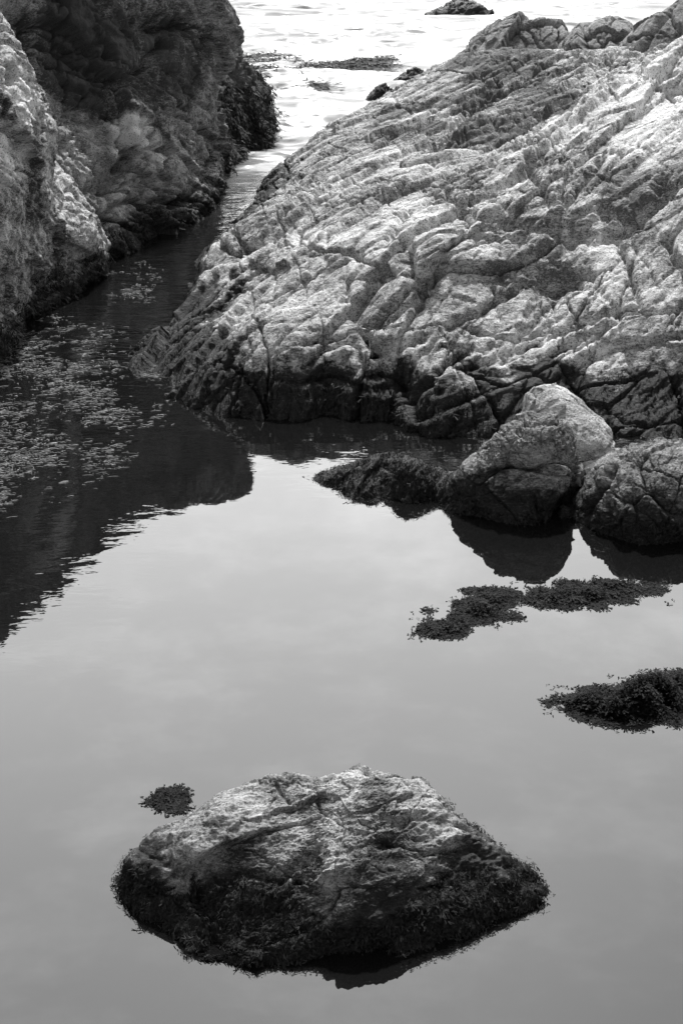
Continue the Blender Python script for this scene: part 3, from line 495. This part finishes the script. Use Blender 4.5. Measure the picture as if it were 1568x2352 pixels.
# ------------------------------------------------------------------ boulders at the right edge of the pool
pts = [atY(*c) for c in [(1232, 943, 7.38), (1275, 955, 7.36), (1325, 1000, 7.4), (1333, 1045, 7.35), (1200, 958, 7.45), (1145, 1020, 7.5), (1085, 1055, 7.4), (1040, 1105, 7.3), (1110, 1115, 7.14), (1250, 1050, 7.12), (1160, 1090, 7.15), (1305, 1110, 7.1), (1065, 1075, 7.36)]]
pts += behind([(1232, 943, 7.38), (1275, 955, 7.36), (1200, 958, 7.45), (1145, 1020, 7.5), (1090, 1062, 7.4)], 0.12)
pts += [atZ(a, b) for a, b in [(1028, 1160), (1100, 1185), (1180, 1200), (1240, 1203), (1285, 1172)]] + [np.array(v) for v in [(1.0, 7.62, 0.12), (0.75, 7.66, 0.02), (1.2, 7.62, 0.1), (0.95, 7.4, -0.4), (0.95, 6.95, -0.3), (0.5, 7.3, -0.25), (1.4, 7.4, -0.2)]]
o, GB1 = rock('boulder', (0.98, 7.38, 0.08), pts, M_BOULDER, 'rounded barnacled boulder in front of the taller pale pointed one', 71, 420, 320, 0.34, 0.055, 0.020, [(plan(50, -.5), 0.22, 0.02, 'ledge'), (plan(-50, .3), 0.26, 0.022, 'joint'), (plan(40, -.8), 0.16, 0.018, 'joint'), (plan(50, -.6), 0.06, 0.008, 'joint'), (plan(-70, .3), 0.09, 0.008, 'joint')], 0.008, rough=0.012, reg=0.003, group='boulders in the pool')
BOULDER1 = o
pts = [atY(*c) for c in [(1207, 945, 7.95), (1222, 890, 8.0), (1255, 882, 8.0), (1295, 893, 7.98), (1355, 948, 7.95), (1408, 1015, 7.9), (1300, 960, 7.75), (1350, 1030, 7.62), (1250, 940, 7.8)]]
pts += behind([(1207, 945, 7.95), (1222, 890, 8.0), (1255, 882, 8.0), (1295, 893, 7.98), (1355, 948, 7.95)], 0.12)
pts += [np.array(v) for v in [(1.2, 8.3, 0.2), (1.5, 8.25, 0.1), (1.3, 8.35, 0.0), (1.3, 8.0, -0.4), (1.05, 8.0, 0.0), (1.62, 7.9, -0.05), (1.3, 7.6, -0.1)]]
o, GB2 = rock('boulder', (1.28, 7.98, 0.08), pts, M_PALE, 'smooth pale pointed boulder standing highest behind the rounded one', 81, 340, 260, 0.4, 0.034, 0.012, [(plan(-40, .6), 0.18, 0.012, 'ledge'), (plan(-45, .6), 0.07, 0.006, 'joint'), (plan(60, -.4), 0.3, 0.012, 'joint')], 0.006, rough=0.005, reg=0.003, group='boulders in the pool')
pts = [atY(*c) for c in [(1356, 1062, 7.5), (1405, 1042, 7.35), (1440, 1030, 7.4), (1500, 1022, 7.4), (1580, 1018, 7.4), (1700, 1045, 7.4), (1420, 1085, 7.05), (1500, 1080, 6.95), (1568, 1090, 6.9), (1335, 1120, 7.36), (1440, 1160, 6.86), (1560, 1170, 6.78)]]
pts += behind([(1405, 1042, 7.35), (1440, 1030, 7.4), (1500, 1022, 7.4), (1580, 1018, 7.4)], 0.14)
pts += [atZ(a, b) for a, b in [(1296, 1180), (1340, 1205), (1390, 1225), (1470, 1250), (1560, 1240), (1700, 1220)]] + [np.array(v) for v in [(1.6, 7.8, 0.0), (2.0, 7.8, 0.0), (2.4, 7.5, 0.1), (1.3, 7.6, 0.1), (1.8, 7.2, -0.5), (1.3, 7.0, -0.4), (2.3, 6.9, -0.3)]]
o, GB3 = rock('boulder', (1.75, 7.25, 0.06), pts, M_BOULDER, 'broad split boulder at the right edge of the pool', 91, 440, 320, 0.34, 0.045, 0.022, [(plan(60, -.5), 0.22, 0.025, 'ledge'), (plan(70, .2), 0.26, 0.028, 'joint'), (plan(-40, .5), 0.18, 0.018, 'joint'), (plan(60, -.5), 0.07, 0.009, 'joint')], 0.008, rough=0.012, reg=0.003, group='boulders in the pool',
              cracks=[([(1415, 1020), (1400, 1070), (1375, 1120), (1340, 1170)], 0.03, 0.1)])
BOULDER3 = o
weeds_on(GB1, 1800, 0.09, 0.04, 0.005, 3, M_WEED, BOULDER1, wrap=True)
weeds_on(GB3, 2400, 0.10, 0.04, 0.005, 4, M_WEED, BOULDER3, wrap=True)

# weedy reef beside them
reef = [(712, 1108, 0), (760, 1075, .05), (800, 1066, .09), (830, 1068, .06), (880, 1052, .12), (930, 1050, .13), (975, 1068, .09), (1030, 1085, .05), (1080, 1120, .05), (1000, 1150, .0), (940, 1150, 0.0), (880, 1132, 0), (800, 1127, 0), (900, 1090, .12), (840, 1100, .09), (960, 1105, .1), (750, 1118, 0)]
ctrl = [atZ(*c) for c in reef] + [atZ(a, b) + np.array([dx, dy, -0.12]) for a, b, dx, dy in [(712, 1108, -.15, 0), (760, 1075, -.05, .2), (880, 1052, 0, .25), (975, 1068, 0, .25), (1030, 1085, 0, .25), (1100, 1130, .25, -.2), (1000, 1150, .05, -.2), (880, 1132, 0, -.18), (800, 1127, 0, -.18), (750, 1118, -.05, -.16), (690, 1108, -.3, 0)]]
Gr = field_grid(ctrl, np.zeros(3), X3, Y3, Z3, lin(-0.45, 0.95, 0.006), lin(6.95, 8.1, 0.006), 1e-4); Gr[..., 2] = np.clip(Gr[..., 2], -0.12, 0.3)
G1 = rockify(Gr, 101, 0.2, 0.03, 0.02, (), 0.012, rough=0.015)
reef_o = solid_grid('reef', G1, M_REEF, np.array([0, 0, -0.3]), None, {'tone': np.zeros(G1.shape[0] * G1.shape[1])})
tag(reef_o, 'low black weed covered reef running left from the rounded boulder', 'reef'); weeds_on(G1, 5000, 0.3, 0.04, 0.005, 5, M_WEED, reef_o)

# ------------------------------------------------------------------ the rock in the middle of the near pool
isle = [(790, 1762, 4.28), (720, 1788, 4.26), (640, 1780, 4.27), (600, 1795, 4.27), (500, 1833, 4.2), (430, 1876, 4.15), (350, 1938, 4.08), (306, 1988, 4.03), (880, 1780, 4.26), (980, 1803, 4.22), (1035, 1865, 4.16), (1110, 1925, 4.1), (1205, 1985, 4.06),
        (640, 1860, 4.1), (800, 1850, 4.1), (940, 1870, 4.06), (520, 1900, 4.02), (430, 1950, 3.97), (700, 1930, 3.98), (860, 1940, 3.95), (1010, 1960, 3.97), (1120, 2000, 3.98), (780, 1985, 3.84), (880, 2010, 3.82), (640, 2010, 3.88), (500, 2010, 3.9), (400, 2040, 3.92), (960, 2030, 3.84), (1080, 2050, 3.88),
        (700, 2100, 3.74), (860, 2110, 3.72), (560, 2100, 3.78), (430, 2090, 3.86), (1000, 2110, 3.77)]
pts = [atY(*c) for c in isle] + [atZ(a, b) for a, b in [(300, 2050), (340, 2105), (420, 2165), (520, 2195), (600, 2207), (690, 2208), (770, 2190), (870, 2175), (1000, 2145), (1120, 2105), (1200, 2080), (1268, 2056)]]
pts += behind(isle[:13], 0.10, 0.035) + [np.array(v) for v in [(0, 4.6, -.05), (-.4, 4.5, -0.05), (.35, 4.5, -.05), (-.65, 4.3, -.08), (.65, 4.3, -.08), (0, 4.1, -.45), (-.5, 4.0, -.35), (.5, 4.0, -.35), (0, 3.6, -.3), (-.85, 4.05, -.15), (.82, 4.05, -.15), (-.4, 3.68, -.2), (.4, 3.72, -.2)]]
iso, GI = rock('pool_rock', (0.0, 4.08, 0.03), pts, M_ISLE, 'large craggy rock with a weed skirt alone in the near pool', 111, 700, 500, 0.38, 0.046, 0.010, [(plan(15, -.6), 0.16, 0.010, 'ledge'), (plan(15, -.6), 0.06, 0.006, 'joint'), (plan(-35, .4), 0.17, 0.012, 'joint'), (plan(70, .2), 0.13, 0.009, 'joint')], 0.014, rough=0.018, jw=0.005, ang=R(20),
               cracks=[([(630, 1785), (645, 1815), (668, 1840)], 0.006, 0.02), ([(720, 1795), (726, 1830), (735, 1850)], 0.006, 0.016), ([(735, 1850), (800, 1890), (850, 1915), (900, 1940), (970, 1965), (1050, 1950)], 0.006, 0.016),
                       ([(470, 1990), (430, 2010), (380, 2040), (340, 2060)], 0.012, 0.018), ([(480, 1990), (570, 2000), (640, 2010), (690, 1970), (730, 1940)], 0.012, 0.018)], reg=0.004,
               tone=[(1120, 1960, 80, -.45), (330, 2000, 60, -.5), (620, 1890, 60, -.2), (790, 1775, 60, .35), (950, 1800, 60, .4), (560, 1835, 60, .35), (470, 1955, 50, .25), (860, 2000, 90, -.15), (1000, 1870, 60, .1), (700, 1990, 50, -.4), (560, 2045, 110, -.5), (880, 2070, 120, -.5), (1060, 2050, 90, -.5), (780, 1960, 40, .2), (430, 2040, 40, .2)])  # backlit top rim painted pale, flanks and lower face toned darker
weeds_on(GI, 18000, 0.125, 0.028, 0.0034, 6, M_WEED, iso, wrap=True, rag=0.09)

# ------------------------------------------------------------------ floating wrack
GRP = 'rafts of wrack floating on the pool'
weed_mat_patch('seaweed_raft', [(942, 1446), (985, 1436), (1020, 1420), (1062, 1410), (1056, 1388), (1085, 1369), (1130, 1353), (1190, 1364), (1192, 1378), (1168, 1390), (1172, 1410), (1120, 1422), (1095, 1440), (1055, 1462), (1000, 1464)], 9000, 0.03, 0.0055, 201, M_WEED2, 0.05, 0.10, 'forked raft of black wrack, left one of the pair below the boulders', 'seaweed', GRP)
weed_mat_patch('seaweed_raft', [(1198, 1372), (1260, 1350), (1340, 1333), (1400, 1330), (1450, 1340), (1535, 1352), (1490, 1368), (1420, 1375), (1380, 1390), (1300, 1398), (1220, 1395)], 8500, 0.03, 0.0055, 202, M_WEED2, 0.045, 0.09, 'long thin raft of black wrack tapering to the right below the boulders', 'seaweed', GRP)
weed_mat_patch('seaweed_raft', [(1248, 1612), (1300, 1605), (1370, 1585), (1430, 1568), (1500, 1572), (1568, 1545), (1640, 1540), (1640, 1640), (1568, 1652), (1450, 1666), (1360, 1650), (1300, 1632)], 14000, 0.03, 0.0052, 203, M_WEED2, 0.09, 0.09, 'thick raft of black wrack cut by the right edge of the photo', 'seaweed', GRP)
weed_mat_patch('seaweed_clump', [(338, 1850), (350, 1820), (380, 1805), (415, 1808), (428, 1825), (415, 1845), (385, 1862), (355, 1865)], 1300, 0.024, 0.005, 204, M_WEED2, 0.035, 0.06, 'small round clump of wrack beside the large pool rock', 'seaweed', GRP)

# ------------------------------------------------------------------ rocks and kelp in the surf
def low_rock(name, cx, cy, w, h, label, seed, mat=M_FOOT, z=0.25):
    c = atZ(cx, cy); s = np.linalg.norm(c - cam.location) / FPX; rw = w * s * 0.5; rs = np.random.RandomState(seed); th = np.linspace(0, 2 * math.pi, 9)[:-1]
    pts = [c + np.array([rw * math.cos(a) * rs.uniform(.8, 1.1), rw * 0.8 * math.sin(a), 0]) for a in th] + [c + np.array([rw * x, 0, h * s * 1.05 * y]) for x, y in ((-.55, .5), (-.2, .95), (.15, .85), (.5, .6))] + [c - np.array([0, 0, 0.5 * rw])]
    return rock(name, c - np.array([0, 0, 0.02]), pts, mat, label, seed, 140, 100, 0.4, 0.08, 0.03, (), 0.02, rough=0.04)
low_rock('sea_rock', 1062, 34, 150, 26, 'dark wave-washed rock out in the surf at the top of the photo', 121)
low_rock('sea_rock', 882, 230, 90, 36, 'black wet rock at the left foot of the pale slab in the surf', 122)
low_rock('sea_rock', 958, 190, 110, 30, 'dark rock behind the black wet one along the edge of the surf', 123)
def kelp(name, outline, n, seed, label):
    return weed_mat_patch(name, outline, n * 3, 0.18, 0.022, seed, M_KELP, 0.05, 0.4, label, 'kelp', 'kelp beds in the surf', heap=False)
kelp('kelp_bed', [(537, 128), (620, 125), (705, 135), (715, 152), (640, 151), (560, 147)], 420, 211, 'widest dark kelp bed in the white surf, reaching the cliff spur')
kelp('kelp_bed', [(690, 145), (780, 147), (805, 141), (830, 150), (905, 149), (915, 156), (830, 157), (740, 160), (690, 156)], 420, 215, 'long thin line of dark kelp pointing from the widest bed towards the pale slab')
kelp('kelp_bed', [(793, 137), (850, 134), (915, 133), (910, 139), (850, 142), (800, 142)], 120, 216, 'faint broken line of kelp farthest out in the surf')
kelp('kelp_bed', [(556, 158), (640, 156), (688, 162), (680, 168), (610, 169), (560, 164)], 260, 212, 'short thick kelp strip just below the widest bed')
kelp('kelp_bed', [(596, 180), (622, 177), (636, 192), (610, 199)], 150, 213, 'small dark tuft of kelp alone beside the cliff spur')
kelp('kelp_bed', [(673, 205), (720, 193), (756, 187), (735, 199), (690, 207)], 180, 214, 'slanting streak of kelp in the surf between spur and slab')

# ------------------------------------------------------------------ flecks drifting on the channel
rs = np.random.RandomState(77); n = 3400
m, t, p, o = new_mat('foam_flecks'); p.inputs['Base Color'].default_value = (0.17, 0.17, 0.17, 1); p.inputs['Roughness'].default_value = 0.5; M_FLECK = m
qx = rs.uniform(-20, 560, n * 9); qy = rs.uniform(560, 1250, n * 9); W = np.array([atZ(a, b) for a, b in zip(qx, qy)])
cl = fbm(np.c_[W[:, 0] * 2.2, W[:, 1] * 1.7, W[:, 0] * 0], 5, 401, 0.7); where = 0.55 * smooth(470, 200, qx + 0.35 * np.abs(qy - 900)) * smooth(700, 800, qy) * smooth(1180, 1040, qy + 0.35 * qx - 60) + 0.30 * smooth(590, 620, qy) * smooth(720, 650, qy) * smooth(200, 250, qx) * smooth(400, 330, qx)
dens = smooth(-0.05, 1.05, 0.75 * cl + where) ** 1.5 * smooth(0.03, 0.2, where); keep = rs.rand(len(W)) < dens; W = W[keep][:n]; n = len(W)
th = rs.normal(R(10), 0.28, n); L = 0.005 + 0.034 * rs.rand(n) ** 2.5; B = rs.uniform(0.0007, 0.0016, n); a = np.stack([np.cos(th), np.sin(th), 0 * th], 1); bb = np.stack([-np.sin(th), np.cos(th), 0 * th], 1)
V = np.stack([W - a * L[:, None], W - bb * B[:, None], W + a * L[:, None], W + bb * B[:, None], W + Z3 * 0.004], 1); V[..., 2] += 0.003; base = np.arange(n)[:, None] * 5
F = np.concatenate([base + np.array(f) for f in ([0, 1, 4], [1, 2, 4], [2, 3, 4], [3, 0, 4])])
tag(mesh_obj('foam_flecks', V.reshape(-1, 3), F, M_FLECK), 'pale flecks of foam and torn weed drifting on the dark channel', 'foam flecks', kind='stuff')
